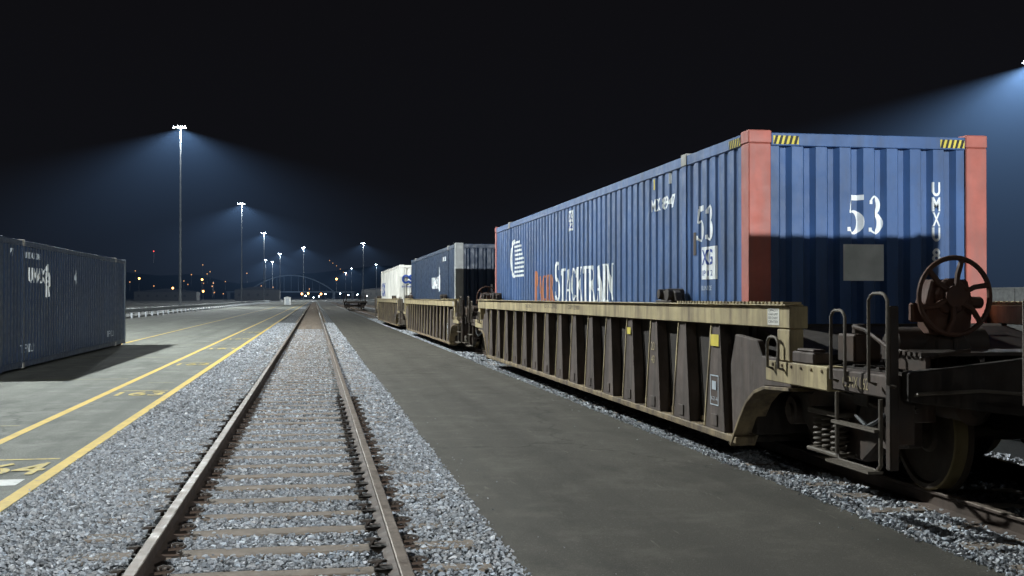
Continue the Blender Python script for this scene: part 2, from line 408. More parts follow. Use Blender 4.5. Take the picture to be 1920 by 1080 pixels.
rB,L2,R2,E2=container('shipping_container','dark navy container with one pale corner post in rail car',(Xc,A0+23.9,ZC),'navy','navy',group='containers on the train')
one('painted_corner_post',['postgrey'],rB,lambda b:b.box(-1.302,-1.05,-.008,.216,.0,2.918),.01)
decal('logo_lettering',text_geo('UMAX',.42,2.1,.03),rB,L2,7.2,1.55,'white')
decal('logo_mark',circ(0,0,.25,.32),rB,L2,4.7,1.75,'white')
decal('logo_mark',circ(0,0,.12,.16),rB,L2,4.7,2.15,'white')
decal('code_lettering',text_geo('UM 236',.15,.9,.02),rB,L2,3.6,2.45,'white')
decal('code_lettering',text_geo('UM',.3,.6,.03),rB,E2,-.2,1.35,'white')
rC,L3,R3,E3=container('shipping_container','white container with blue letters in rail car',(Xc,A0+47.3,ZC),'cwhite','cwhite',group='containers on the train')
decal('logo_lettering',text_geo('CSX',.46,.95,.05),rC,('E',None,.006),-1.17,1.95,'csx')
decal('logo_lettering',text_geo('INTERMODAL',.10,.95,.02),rC,('E',None,.006),-1.17,1.75,'csx')
decal('logo_lettering',text_geo('CSX',.85,3.6,.06),rC,L3,15.4,1.3,'csx')
rD,_,_,_=container('shipping_container','blue container on the next coupled rail car',(Xc,A0-24.15,ZC),'blue','red',group='containers on the train')

CY=25.3; CX=-7.795
rG,L4,R4,E4=container('shipping_container','dark navy corrugated container standing on the pavement',(CX,CY,.06),'navy','navy',farpost='greyblue')
decal('logo_lettering',text_geo('UMAX',.36,1.6,.02),rG,R4,27.85-CY,1.94,'white')
decal('logo_mark',circ(0,0,.15,.12),rG,R4,29.72-CY,2.31,'white')
decal('logo_mark',([(-.28,.2,0),(-.18,.31,0),(.18,.31,0),(.28,.2,0),(.27,-.02,0),(.16,-.05,0),(.18,-.28,0),(.06,-.32,0),(0,-.1,0),(-.06,-.32,0),(-.2,-.28,0),(-.16,-.05,0),(-.27,-.02,0)],[tuple(range(13))]),rG,R4,29.72-CY,1.91,'white',.0045)
decal('logo_mark',join((circ(0,0,.12,.05),0,.16),(circ(0,0,.12,.05),0,.02)),rG,R4,29.72-CY,1.91,'navy',.007)
decal('logo_mark',([(0,-.24,0),(.15,0,0),(0,.24,0),(-.15,0,0)],[(0,1,2,3)]),rG,R4,33.1-CY,2.15,'dim')
decal('code_lettering',text_geo('UMXU 236',.15,1.5,.02),rG,R4,27.45-CY,2.50,'dim')
decal('code_lettering',text_geo('77',.18,.24,.02),rG,R4,26.2-CY,2.50,'dim')
for yy in(27.1,37.9): decal('code_lettering',text_geo('TR.FNDLY',.19,1.3,.01),rG,R4,yy-CY,.34,'dim')
for y in(.3,15.7): one('support_timber',['tie'],rG,lambda b:b.box(-1.2,1.2,y,y+.15,-.055,.0))

# ---------------------------------------------------------------- well car
NS=15
def well_car(name,label,loc):
    r=empty(name,loc,label,'railroad well car','cars of the train'); L=16.4; XO=1.50
    for sg in(-1,1):
        X=lambda a,b:(min(sg*a,sg*b),max(sg*a,sg*b))
        b=MB(); x0,x1=X(1.33,XO); b.box(x0,x1,-1.32,L+1.32,1.39,1.585,0)
        x0,x1=X(1.36,XO+.035); b.box(x0,x1,-1.30,L+1.30,1.585,1.60,0)
        o=b.obj('top_chord',['tan'],r,.012)
        b=MB()
        for ya,yb in((-1.25,1.7),(L-1.7,L+1.25)):
            y=ya
            while y<yb: b.box(x0,x1,y,y+.045,1.601,1.622); y+=.09
        b.obj('tread_grating',['tan'],r)
        x0,x1=X(1.315,1.345); one('side_sheet',['dbrown'],r,lambda b:b.box(x0,x1,.0,L,.32,1.39,0))
        b=MB(); x0,x1=X(1.30,XO-.01); b.box(x0,x1,-.02,L+.02,.225,.30,0); x0,x1=X(1.31,1.36); b.box(x0,x1,0,L,.301,.37,0); b.obj('bottom_chord',['tand'],r,.01)
        n=NS
        for i in range(n):
            yc=.62+i*(L-1.24)/(n-1); b=MB()
            t0,t1=.115,.31; xi=sg*1.346; xo_t=sg*1.46; xo_b=sg*1.475; z0,z1=.301,1.388
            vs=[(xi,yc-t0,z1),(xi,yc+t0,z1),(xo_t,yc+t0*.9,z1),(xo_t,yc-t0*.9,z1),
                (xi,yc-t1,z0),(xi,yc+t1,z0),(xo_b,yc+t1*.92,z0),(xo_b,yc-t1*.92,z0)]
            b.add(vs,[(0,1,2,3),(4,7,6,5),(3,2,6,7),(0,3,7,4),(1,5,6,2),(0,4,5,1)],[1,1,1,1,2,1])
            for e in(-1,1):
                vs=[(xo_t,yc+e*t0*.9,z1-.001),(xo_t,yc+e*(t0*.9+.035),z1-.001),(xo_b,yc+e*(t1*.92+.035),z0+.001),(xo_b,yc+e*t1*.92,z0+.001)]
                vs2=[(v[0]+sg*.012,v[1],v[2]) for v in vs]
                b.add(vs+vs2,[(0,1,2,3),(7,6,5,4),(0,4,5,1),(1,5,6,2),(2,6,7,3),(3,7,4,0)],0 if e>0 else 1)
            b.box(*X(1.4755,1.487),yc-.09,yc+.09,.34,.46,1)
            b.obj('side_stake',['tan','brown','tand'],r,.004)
        for e in(0,1):
            f=(lambda y:y) if e==0 else (lambda y:L-y)
            poly=[(.12,.24),(-.10,.50),(-.28,.68),(-.48,.79),(-.72,.85),(-1.28,.875),(-1.28,1.12),(-.62,1.12),(-.50,1.26),(.05,1.30),(.18,1.0)]
            x0,x1=X(1.40,1.47); one('end_fender_plate',['brown'],r,lambda b:b.prism([(f(a),z) for a,z in poly],'x',x0,x1,0),.01)
            q=[(.14,.22),(-.10,.50),(-.28,.68),(-.48,.79),(-.72,.85),(-1.28,.875)]; q=q+[(a-.02,z-.03) for a,z in q[::-1]]
            x0,x1=X(1.24,1.50); one('fender_flange',['tand'],r,lambda b:b.prism([(f(a),z) for a,z in q],'x',x0,x1,0),.004)
            one('chord_post',['tan'],r,lambda b:b.box(*X(1.36,1.49),*sorted((f(-1.30),f(-1.02))),1.10,1.388),.012)
            one('end_sill',['tan'],r,lambda b:b.box(*X(1.30,1.475),*sorted((f(-2.0),f(-.72))),.90,1.10),.012)
            one('sill_extension',['brown'],r,lambda b:b.box(*X(1.28,1.44),*sorted((f(-3.02),f(-2.001))),.92,1.09),.012)
            one('jacking_pad',['brown'],r,lambda b:(b.box(*X(1.32,1.48),*sorted((f(-1.75),f(-1.32))),1.102,1.20),b.box(*X(1.34,1.46),*sorted((f(-1.70),f(-1.37))),1.20,1.225)),.012)
            for k in range(6): one('rivet_head',['tand'],r,lambda b:b.cyl((sg*1.475,f(-.9-k*.2),1.06),(sg*1.487,f(-.9-k*.2),1.06),.016,.012,8)) 
            one('hose_bracket',['iron'],r,lambda b:(b.box(*X(1.05,1.27),*sorted((f(-2.9),f(-2.6))),.74,.91),b.cyl((sg*1.26,f(-2.75),.82),(sg*1.36,f(-2.75),.82),.05,seg=10)),.01)
            one('retainer_box',['iron'],r,lambda b:b.box(*X(1.0,1.28),*sorted((f(-2.3),f(-2.05))),.80,.90),.01)
            one('brake_hose',['haz_k'],r,lambda b:b.tube([(sg*1.33,f(-2.75),.82),(sg*1.36,f(-2.6),.72),(sg*1.34,f(-2.4),.66),(sg*1.3,f(-2.15),.72),(sg*1.2,f(-2.0),.82)],.018,6),smooth=True)
            xs=sg*1.53
            def U(y0,y1,z0,z1,rr=.014,x=xs):
                y0,y1=f(y0),f(y1); p=[(x-sg*.06,y0,z0),(x,y0,z0+.02),(x,y0,z1-.05),(x,y0+(y1-y0)*.15,z1-.012),(x,y0+(y1-y0)*.3,z1),(x,y0+(y1-y0)*.7,z1),(x,y0+(y1-y0)*.85,z1-.012),(x,y1,z1-.05),(x,y1,z0+.02),(x-sg*.06,y1,z0)]
                one('grab_iron',['grab'],r,lambda b:b.tube(p,rr,8),smooth=True)
            U(-.90,-1.14,1.02,1.31); U(-2.18,-2.42,1.0,1.56,.013); U(-2.80,-3.08,1.02,1.69,.013)
            b=MB(); y0,y1=f(-2.22),f(-2.92); x=sg*1.50
            b.tube([(x,y0,.92),(x,y0,.44),(x,y0+(y1-y0)*.08,.39),(x,y0+(y1-y0)*.92,.39),(x,y1,.44),(x,y1,.92)],.017,8)
            b.box(min(x-.10,x+.02),max(x-.10,x+.02),min(y0,y1),max(y0,y1),.38,.40); b.box(x-.05,x+.02,min(y0,y1),max(y0,y1),.68,.70)
            b.obj('sill_step',['grab'],r)
            b=MB(); ya,yb=sorted((f(-2.99),f(-3.06))); x0,x1=X(1.43,1.50); b.box(x0,x1,ya,yb,.42,1.60); x0,x1=X(1.30,1.44); ya,yb=sorted((f(-3.0),f(-3.05))); b.box(x0,x1,ya,yb,.60,1.1); b.obj('corner_upright',['iron'],r,.008)
        for yl in(2.25,15.3,L+.4):
            b=MB(); x=sg*1.43; b.box(x-.09,x+.09,yl-.28,yl+.28,1.60,1.63)
            b.cyl((x-.10,yl-.17,1.69),(x+.10,yl-.17,1.69),.075,seg=14); b.cyl((x-.10,yl+.15,1.70),(x+.10,yl+.15,1.70),.06,seg=14)
            b.box(x-.055,x+.055,yl-.16,yl+.2,1.63,1.74); b.prism([(yl-.34,1.62),(yl-.1,1.62),(yl-.18,1.76),(yl-.3,1.72)],'x',x-.04,x+.04)
            b.obj('container_lock',['iron'],r,.006)
    for i in range(9): one('floor_cross_beam',['dbrown'],r,lambda b:b.box(-1.30,1.30,.1+i*2.0,.4+i*2.0,.23,.33))
    for e in(0,1):
        f=(lambda y:y) if e==0 else (lambda y:L-y)
        b=MB(); y0,y1=sorted((f(-.02),f(-.16))); b.box(-1.33,1.33,y0,y1,.33,1.40)
        b.prism([(f(-.16),1.38),(f(-.16),1.0),(f(-1.3),1.0),(f(-1.3),1.16)],'x',-1.32,1.32); b.obj('end_bulkhead',['dbrown'],r,.01)
        b=MB(); y0,y1=sorted((f(-3.0),f(-1.31))); b.box(-1.27,1.27,y0,y1,1.06,1.10)
        for k in range(8): b.box(-1.26,1.26,*sorted((f(-1.4-k*.2),f(-1.44-k*.2))),1.10,1.12)
        b.obj('end_deck',['dbrown'],r)
        one('center_sill',['dbrown'],r,lambda b:b.box(-.28,.28,*sorted((f(-3.2),f(-.16))),.62,1.058),.01)
        b=MB(); b.prism([(-1.42,.92),(-1.42,1.13),(-.5,1.22),(.5,1.22),(1.42,1.13),(1.42,.92),(.5,.80),(-.5,.80)],'y',*sorted((f(-3.18),f(-3.07)))); b.obj('end_beam',['dbrown'],r,.01)
        b=MB(); 
        for k in range(7): b.box(-1.25,1.25,*sorted((f(-2.55-k*.075),f(-2.59-k*.075))),1.235,1.262)
        for x in(-1.2,-.4,.4,1.2): b.box(x-.02,x+.02,*sorted((f(-2.52),f(-3.05))),1.125,1.234)
        b.obj('crossover_walkway',['iron'],r)
        one('end_hand_rail',['iron'],r,lambda b:b.tube([(.45,f(-3.02),1.15),(.45,f(-3.02),1.58),(.5,f(-3.02),1.63),(1.2,f(-3.02),1.63),(1.25,f(-3.02),1.58),(1.25,f(-3.02),1.15)],.014,8),smooth=True)
        b=MB(); y0,y1=sorted((f(-3.75),f(-3.2))); b.box(-.09,.09,y0,y1,.76,.90)
        b.prism([(-.17,f(-3.72)),(.17,f(-3.72)),(.2,f(-3.95)),(.06,f(-4.05)),(-.12,f(-4.0)),(-.2,f(-3.9))],'z',.70,.98); b.obj('coupler',['iron'],r,.015)
        b=MB(); b.tube([(.35,f(-3.15),.85),(.40,f(-3.4),.6),(.36,f(-3.75),.52),(.25,f(-3.95),.62)],.025,8); b.obj('air_hose',['haz_k'],r,smooth=True)
        one('brake_cylinder',['iron'],r,lambda b:(b.cyl((-.75,f(-2.5),.86),(-.75,f(-2.9),.86),.13,seg=16),b.cyl((-.75,f(-2.9),.86),(-.75,f(-2.97),.86),.15,.08,16)),smooth=True)
        one('air_reservoir',['iron'],r,lambda b:(b.cyl((-1.1,f(-2.35),1.30),(-.35,f(-2.35),1.30),.13,seg=18),b.cyl((-1.15,f(-2.35),1.30),(-1.1,f(-2.35),1.30),.07,.13,18)),smooth=True)
        one('valve_box',['iron'],r,lambda b:(b.box(-1.22,-.98,*sorted((f(-1.95),f(-1.65))),1.125,1.36),b.cyl((-1.1,f(-1.8),1.35),(-1.1,f(-1.8),1.44),.06,seg=10)),.015)
        one('tool_box',['iron'],r,lambda b:b.box(-.8,-.45,*sorted((f(-1.9),f(-1.6))),1.125,1.30),.015)
        one('air_pipe',['iron'],r,lambda b:b.tube([(-1.25,f(-3.0),.84),(-1.28,f(-2.5),.82),(-1.2,f(-1.9),.86),(-1.22,f(-.9),.93),(-1.1,f(-.3),.93)],.022,6),smooth=True)
        one('air_pipe',['iron'],r,lambda b:b.tube([(-1.15,f(-1.8),1.42),(-1.2,f(-2.1),1.40),(-1.22,f(-2.5),1.28),(-1.22,f(-3.0),1.22),(-.9,f(-3.1),1.28)],.016,6),smooth=True)
        for x in(-1.0,-.55,.55,1.0): one('sill_gusset',['dbrown'],r,lambda b:b.prism([(f(-3.06),.93),(f(-3.06),1.05),(f(-2.3),1.05),(f(-2.3),.98)],'x',x-.015,x+.015))
        t=empty('truck',(0,f(-1.4),-.0),parent=r)
        for ax in(-.9,.9):
            w=MB()
            for sx in(-1,1):
                full=[(.68,.50),(.705,.485),(.71,.465),(.72,.457),(.80,.452),(.81,.44),(.81,.40),(.785,.385),(.775,.16),(.80,.13),(.80,.06),(.69,.06),(.69,.13),(.72,.17),(.70,.38),(.68,.40)]
                n=36; vs=[];fs=[];ms=[]
                for i in range(n):
                    a=2*math.pi*i/n
                    for (xx,q) in full: vs.append((sx*xx,ax+q*math.cos(a),.60+q*math.sin(a)))
                m=len(full)
                for i in range(n):
                    for k in range(m): fs.append((i*m+k,((i+1)%n)*m+k,((i+1)%n)*m+(k+1)%m,i*m+(k+1)%m)); ms.append(1 if k in(2,3,4) else 0)
                w.add(vs,fs,ms)
            w.cyl((-.95,ax,.60),(.95,ax,.60),.075,seg=16,mi=0)
            w.obj('wheel_set',['whl','tread'],t,smooth=True)
        for sx in(-1,1):
            poly=[(-1.12,.50),(-1.12,.72),(-.95,.79),(-.55,.80),(-.35,.92),(.35,.92),(.55,.80),(.95,.79),(1.12,.72),(1.12,.50),(.98,.50),(.96,.60),(.84,.60),(.72,.50),(.42,.30),(-.42,.30),(-.72,.50),(-.84,.60),(-.96,.60),(-.98,.50)]
            x0,x1=sorted((sx*.93,sx*1.08)); one('side_frame',['iron'],t,lambda b:b.prism(poly,'x',x0,x1),.02)
            for ax in(-.9,.9): one('bearing_housing',['brown'],t,lambda s:(s.cyl((sx*.92,ax,.60),(sx*1.13,ax,.60),.13,seg=18),s.cyl((sx*1.131,ax,.60),(sx*1.16,ax,.60),.07,seg=12)),smooth=True)
            for ky in(-.17,0.0,.17):
                s=MB(); pts=[]
                for i in range(73):
                    a=i/72*6*2*math.pi; pts.append((sx*1.16+.065*math.cos(a),ky+.065*math.sin(a),.36+.28*i/72))
                s.tube(pts,.014,6); s.obj('coil_spring',['grab'],t,smooth=True)
            x0,x1=sorted((sx*1.08,sx*1.25)); one('spring_seat',['grab'],t,lambda s:s.box(x0,x1,-.30,.30,.315,.352),.01); one('spring_cap',['grab'],t,lambda s:s.box(x0,x1,-.28,.28,.65,.70),.01)
            for ax in(-.38,.38): one('brake_shoe',['iron'],t,lambda s:s.prism([(ax-.02,.35),(ax+.05,.35),(ax+.07,.6),(ax+.03,.85),(ax-.04,.85)],'x',*sorted((sx*.70,sx*.82))),.01)
        one('bolster',['iron'],t,lambda s:s.box(-.95,.95,-.16,.16,.52,.62),.02)
    hx,hy,hz=-.72,-2.60,1.67
    b=MB(); ring=lambda R,rr:b.tube([(hx+R*math.cos(a),hy,hz+R*math.sin(a)) for a in [2*math.pi*i/40 for i in range(40)]],rr,8,closed=True)
    ring(.295,.02); 
    b.cyl((hx,hy-.03,hz),(hx,hy+.05,hz),.085,seg=16)
    for i in range(6):
        a=2*math.pi*i/6+.3; c,s_=math.cos(a),math.sin(a)
        b.tube([(hx+.06*c,hy,hz+.06*s_),(hx+.17*c-.02*s_,hy-.015,hz+.17*s_+.02*c),(hx+.29*c,hy,hz+.29*s_)],.022,6)
    b.obj('brake_wheel',['rustwheel'],r,smooth=True)
    b=MB(); b.prism([(hx-.17,hz-.30),(hx+.17,hz-.30),(hx+.20,hz-.05),(hx+.15,hz+.13),(hx-.15,hz+.13),(hx-.20,hz-.05)],'y',hy+.06,hy+.24); b.cyl((hx,hy+.02,hz),(hx,hy+.1,hz),.14,seg=20)
    b.cyl((hx+.18,hy+.15,hz-.05),(hx+.32,hy+.15,hz-.05),.05,seg=10); b.box(hx-.30,hx-.18,hy+.1,hy+.16,hz-.2,hz-.05)
    b.obj('brake_housing',['rustwheel'],r,.02)
    b=MB(); b.box(hx-.09,hx+.09,hy+.10,hy+.2,1.0,hz-.3); b.prism([(hx-.28,1.13),(hx+.32,1.13),(hx+.13,1.42),(hx-.13,1.42)],'y',hy+.12,hy+.18)
    b.obj('brake_bracket',['iron'],r,.015)
    b=MB(); b.tube([(hx+.05,hy+.1,hz-.2),(hx+.08,hy+.1,.9),(hx+.3,hy+.5,.6),(hx+.3,hy+1.2,.55)],.016,6); b.obj('brake_rod',['iron'],r)
    one('brake_chain',['iron'],r,lambda b:[b.tube([(hx-.12+.018*math.cos(a)*(1 if k%2 else .3),hy+.14+.018*math.cos(a)*(.3 if k%2 else 1),1.32-k*.045+.03*math.sin(a)) for a in [2*math.pi*j/8 for j in range(8)]],.006,5,closed=True) for k in range(14)])
    one('cut_lever',['grab'],r,lambda b:b.tube([(-1.38,-3.12,.95),(-1.38,-3.22,.98),(-.9,-3.25,1.0),(-.4,-3.28,.96)],.014,6),smooth=True)
    return r
wc=well_car('well_car','weathered tan well car carrying a blue container',(Xc,10.6,0))
S_L=('L',None,1.50); S_S=('L',None,1.478)
decal('car_lettering',text_geo('DTX L2902 J',.10,1.15),wc,S_L,9.3,1.45,'brown',.002)
decal('car_lettering',text_geo('TX L2902',.07,.6),wc,S_L,11.2,1.46,'brown',.002)
decal('car_lettering',text_geo('CAPY 220000',.07,.8),wc,S_L,7.4,1.47,'brown',.002)
decal('placard',rect_geo(.26,.15),wc,S_L,-.84,1.415,'cwhite',.003)
for i,s in enumerate(('CAPACITY','LOAD LIMIT','SEE CHART','CENTER')):
    decal('placard_lettering',text_geo(s,.022,.22),wc,S_L,-.86,1.535-i*.034,'dbrown',.005)
st=[.62+i*(16.4-1.24)/(NS-1) for i in range(NS)]
decal('car_lettering',text_geo('20',.10,.14),wc,S_S,st[2]+.07,1.02,'tan',.003)
decal('car_lettering',text_geo('40',.10,.14),wc,S_S,st[2]+.07,.86,'tan',.003)
decal('stencil_box',join((rect_geo(.24,.012),0,0),(rect_geo(.24,.012),0,.30),(rect_geo(.012,.288),0,.012),(rect_geo(.012,.288),.228,.012),(rect_geo(.12,.09),.05,.16)),wc,S_S,st[0]+.12,.55,'dim',.003)
decal('stencil_lettering',text_geo('X-21-A',.04,.2),wc,S_S,st[0]+.10,.60,'dim',.003)
for k,(yy,lab) in enumerate(((34.5,'tan well car carrying a dark navy container'),(57.9,'brown well car carrying a white container'),(-13.55,'tan well car coupled to the next car'))):
    c=clone(wc,(Xc,yy,0)); c['label']=lab
decal('yellow_placard',rect_geo(.24,.12),wc,S_S,st[0]+.11,1.16,'haz_y',.003)
decal('yellow_placard',rect_geo(.17,.09),wc,S_S,st[3]+.08,1.18,'haz_y',.003)
decal('stencil_lettering',text_geo('CENX L62',.09,.42),wc,('L',None,1.44),-2.20,.96,'tan',.003)

# ---------------------------------------------------------------- ground & track
def sheet(name,x0,x1,y0,y1,z,m,label,cat,ny=1):
    b=MB(); b.add([(x0,y0,z),(x1,y0,z),(x1,y1,z),(x0,y1,z)],[(0,1,2,3)]); return struct(b.obj(name,[m],norm=False),label,cat)
sheet('ground',-3000,3000,-400,5000,-.06,'soil','dark bare rail yard ground reaching the horizon','ground')
sheet('pavement',-14.5,-2.30,-60,700,0,'pave','grey paved lane beside the track with yellow lines','pavement')
sheet('road',1.22,4.09,-60,700,0,'asph','dark worn asphalt strip between two tracks','road')
sheet('side_road',12.5,80,-60,500,0,'asph','dark asphalt yard beyond the parked train','road')
def bed(x0,x1,y0,y1,label,h=.0,name='ballast_ground'):
    b=MB(); nx=14; ys=[y0+(y1-y0)*(i/120)**2 for i in range(121)]; vs=[]
    for y in ys:
        for i in range(nx+1):
            x=x0+(x1-x0)*i/nx; e=min(i,nx-i)/nx
            z=h-.020+ .012*noise.noise((x*1.5,y*1.5,0)) - (.03 if e==0 else 0)
            vs.append((x,y,z))
    b.add(vs,[(j*(nx+1)+i,j*(nx+1)+i+1,(j+1)*(nx+1)+i+1,(j+1)*(nx+1)+i) for j in range(120) for i in range(nx)])
    return struct(b.obj(name,['bed'],norm=False),label,'gravel')
bed(-2.36,1.25,-8,700,'bed of grey crushed stone under the track')
bed(4.07,7.2,-12,700,'bed of grey crushed stone under the train')
bed(8.3,12.5,-12,500,'bed of grey crushed stone under another track')

RP=[(-.07,.0),(.07,.0),(.07,.012),(.012,.035),(.010,.115),(.036,.128),(.036,.145),(.030,.150),(-.030,.150),(-.036,.145),(-.036,.128),(-.010,.115),(-.012,.035),(-.07,.012)]
def track(x,y0,y1,label,ntie,clips=False):
    r=empty('railway_track',(x,0,0),label,'railway track','tracks of the yard')
    for sx in(-.75,.75):
        b=MB(); n=len(RP); vs=[(sx+p[0],y0,p[1]) for p in RP]+[(sx+p[0],y1,p[1]) for p in RP]
        fs=[(i,(i+1)%n,(i+1)%n+n,i+n) for i in range(n)]+[tuple(range(n)),tuple(range(2*n-1,n-1,-1))]
        ms=[1 if i in(6,7,8) else 0 for i in range(n)]+[0,0]
        b.add(vs,fs,ms); b.obj('rail',['rail','railtop'],r)
    me=None; first=5.05; 
    for i in range(ntie):
        y=first+i*.635
        b=MB(); w=.105+random.uniform(-.012,.012)
        if me is None or i<24:
            vs=[];N=16
            for k in range(N+1):
                xx=-1.3+2.6*k/N
                for yy,zz in((-w,-.12),(w,-.12),(w,.004),(w-.012,.013),(-w+.012,.013),(-w,.004)):
                    vs.append((xx,yy+random.uniform(-.008,.008),zz+random.uniform(-.004,.004)))
            fs=[(k*6+j,k*6+(j+1)%6,(k+1)*6+(j+1)%6,(k+1)*6+j) for k in range(N) for j in range(6)]+[tuple(range(6)),tuple(range(N*6+5,N*6-1,-1))]
            b.add(vs,fs); o=b.obj('cross_tie',['tie'],r); me=o.data
        else:
            o=bpy.data.objects.new('cross_tie',me); COL.objects.link(o); o.parent=r
        o.location=(random.uniform(-.03,.03),y,random.uniform(-.008,.004)); o.rotation_euler=(0,0,random.uniform(-.015,.015))
    b=MB(); y=first+ntie*.635
    while y<400: b.box(-1.0,1.0,y-.08,y+.08,-.1,.002); y+=.635
    o=b.obj('cross_tie_row',['tie'],r); o['kind']='stuff'
    if clips:
        cm=None
        for i in range(22):
            y=first+i*.635
            for sx in(-.75,.75):
                for e in(-1,1):
                    if cm is None:
                        b=MB(); b.box(-.06,.07,-.07,.07,.014,.026)
                        pts=[(.0+.0,-.05,.05),(.05,-.055,.055),(.085,-.035,.055),(.10,0,.06),(.085,.035,.065),(.04,.04,.07),(.0,.02,.065),(.02,-.015,.06)]
                        b.tube(pts,.010,6); b.cyl((.05,0,.02),(.05,0,.07),.014,seg=8)
                        o=b.obj('rail_clip',['iron'],r,smooth=True); cm=o.data
                    else:
                        o=bpy.data.objects.new('rail_clip',cm); COL.objects.link(o); o.parent=r
                    o.location=(sx+e*.078,y,.0); o.rotation_euler=(0,0,0 if e>0 else math.pi)
    return r
track(-.245,-6,650,'worn railway track on wooden ties in grey ballast',100,True)
track(Xc,-12,650,'railway track under the parked container train',40)
track(10.3,-12,450,'empty railway track beyond the train',30)

# crushed stone: angular convex fragments
protos=[]
for i in range(16):
    bm=bmesh.new(); sc=rng.uniform(.6,1.3,3)
    for k in range(9):
        p=rng.normal(size=3); p/=np.linalg.norm(p); bm.verts.new(tuple(p*sc*rng.uniform(.85,1.15)))
    q=bmesh.ops.convex_hull(bm,input=bm.verts[:]); 
    loose=[v for v in bm.verts if not v.link_faces]; bmesh.ops.delete(bm,geom=loose,context='VERTS')
    bmesh.ops.triangulate(bm,faces=bm.faces[:]); bmesh.ops.recalc_face_normals(bm,faces=bm.faces[:]); bm.verts.index_update()
    protos.append((np.array([v.co[:] for v in bm.verts]),np.array([[v.index for v in f.verts] for f in bm.faces]))); bm.free()
P=[];Rr=[]
def scatter(x0,x1,y0,y1,dens,r0,r1,track_x=None,z=0.0,tie=True):
    n=int((x1-x0)*(y1-y0)*dens); x=rng.uniform(x0,x1,n); y=rng.uniform(y0,y1,n); r=r0+(r1-r0)*rng.random(n)**1.5
    keep=np.ones(n,bool)
    if track_x is not None:
        dx=np.abs(np.abs(x-track_x)-.75); keep&=dx>.05
        if tie:
            q=np.abs(((y-5.05+.3175)%.635)-.3175); lim=.096+.012*np.sin(x*9+y*3)+.008*np.sin(x*23); on=(q<lim)&(np.abs(x-track_x)<.95)
            keep&=~on|(rng.random(n)<.05)
    x,y,r=x[keep],y[keep],r[keep]
    P.append(np.stack([x,y,np.full(len(x),z)+rng.uniform(-.012,.012,len(x))],1)); Rr.append(r)
tx=-.245
scatter(-2.34,-1.04,4.6,15,1900,.010,.028,z=.002); scatter(-.95,.46,4.6,15,1800,.010,.026,tx,z=-.002); scatter(.55,1.22,4.6,15,1900,.010,.028,z=.002)
scatter(-2.34,-1.04,15,34,650,.016,.033,z=.0); scatter(-.95,.46,15,34,620,.014,.028,tx,z=-.003); scatter(.55,1.22,15,34,650,.016,.033,z=.0)
scatter(-2.34,-1.04,34,75,120,.03,.05,z=0); scatter(.55,1.22,34,75,120,.03,.05,z=0); scatter(-.95,.46,34,60,250,.02,.032,tx,z=-.003)
scatter(4.10,4.80,5,15,1600,.010,.029,z=.002); scatter(4.10,4.80,15,40,400,.018,.038,z=0); scatter(4.10,4.8,40,90,90,.03,.055)
scatter(4.88,6.2,5,12,600,.016,.034,Xc,z=0); scatter(6.4,7.2,5,14,400,.016,.034)
scatter(8.3,12,8,22,160,.02,.04,10.3)
def spill(xc,sg,y0,y1,n,sd,a=.006,b=.018):
    y=rng.uniform(y0,y1,n); x=xc+sg*np.abs(rng.normal(0,sd,n)); P.append(np.stack([x,y,np.full(n,.005)],1)); Rr.append(rng.uniform(a,b,n))
spill(1.22,1,4.6,25,1300,.025); spill(4.10,-1,6,30,1300,.025); spill(-2.34,-1,5,25,600,.02); spill(1.24,1,4.6,16,40,.2,.004,.009); spill(4.04,-1,6,20,40,.2,.004,.009)
P=np.concatenate(P); Rr=np.concatenate(Rr); N=len(P); print('ROCKS',N)
def eul(n):
    q=rng.normal(size=(n,4)); q/=np.linalg.norm(q,axis=1,keepdims=True); w,x,y,z=q.T
    return np.stack([np.stack([1-2*(y*y+z*z),2*(x*y-z*w),2*(x*z+y*w)],1),np.stack([2*(x*y+z*w),1-2*(x*x+z*z),2*(y*z-x*w)],1),np.stack([2*(x*z-y*w),2*(y*z+x*w),1-2*(x*x+y*y)],1)],1)
g=np.clip(rng.normal(.30,.115,N),.07,.66); g[rng.random(N)<.05]=.66; wv=rng.normal(0,.03,N)
g=np.where(P[:,0]>4,np.minimum(g*1.3,.75),g)  # stones on the train side tinted lighter, standing in for stronger light there
cc=np.stack([g*(.97+wv),g,g*(1.06-wv),np.ones(N)],1)
pi=rng.integers(0,16,N); RM=eul(N); VV=[];FF=[];CC=[];off=0
for k,(pv,pf) in enumerate(protos):
    ix=np.where(pi==k)[0]; v=np.einsum('nij,kj->nki',RM[ix],pv)*Rr[ix][:,None,None]; v[:,:,2]*=.75; v+=P[ix][:,None,:]
    nv=len(pv); VV.append(v.reshape(-1,3)); FF.append((pf[None]+(np.arange(len(ix))*nv)[:,None,None]+off).reshape(-1,3)); CC.append(np.repeat(cc[ix],nv,axis=0)); off+=len(ix)*nv
V=np.concatenate(VV);F=np.concatenate(FF);c=np.concatenate(CC)
me=bpy.data.meshes.new('crushed_stone'); me.vertices.add(len(V)); me.vertices.foreach_set('co',V.reshape(-1).astype(np.float32))
me.loops.add(len(F)*3); me.loops.foreach_set('vertex_index',F.reshape(-1).astype(np.int32))
me.polygons.add(len(F)); me.polygons.foreach_set('loop_start',np.arange(0,len(F)*3,3,dtype=np.int32)); me.polygons.foreach_set('loop_total',np.full(len(F),3,np.int32))
me.update(); me.validate(); me.shade_flat()
at=me.color_attributes.new('tint','FLOAT_COLOR','POINT')
at.data.foreach_set('color',c.reshape(-1).astype(np.float32))
me.materials.append(M['rock']); o=bpy.data.objects.new('crushed_stone',me); COL.objects.link(o)
tag(o,'loose grey crushed stone ballast between and beside the rails','gravel',kind='stuff')

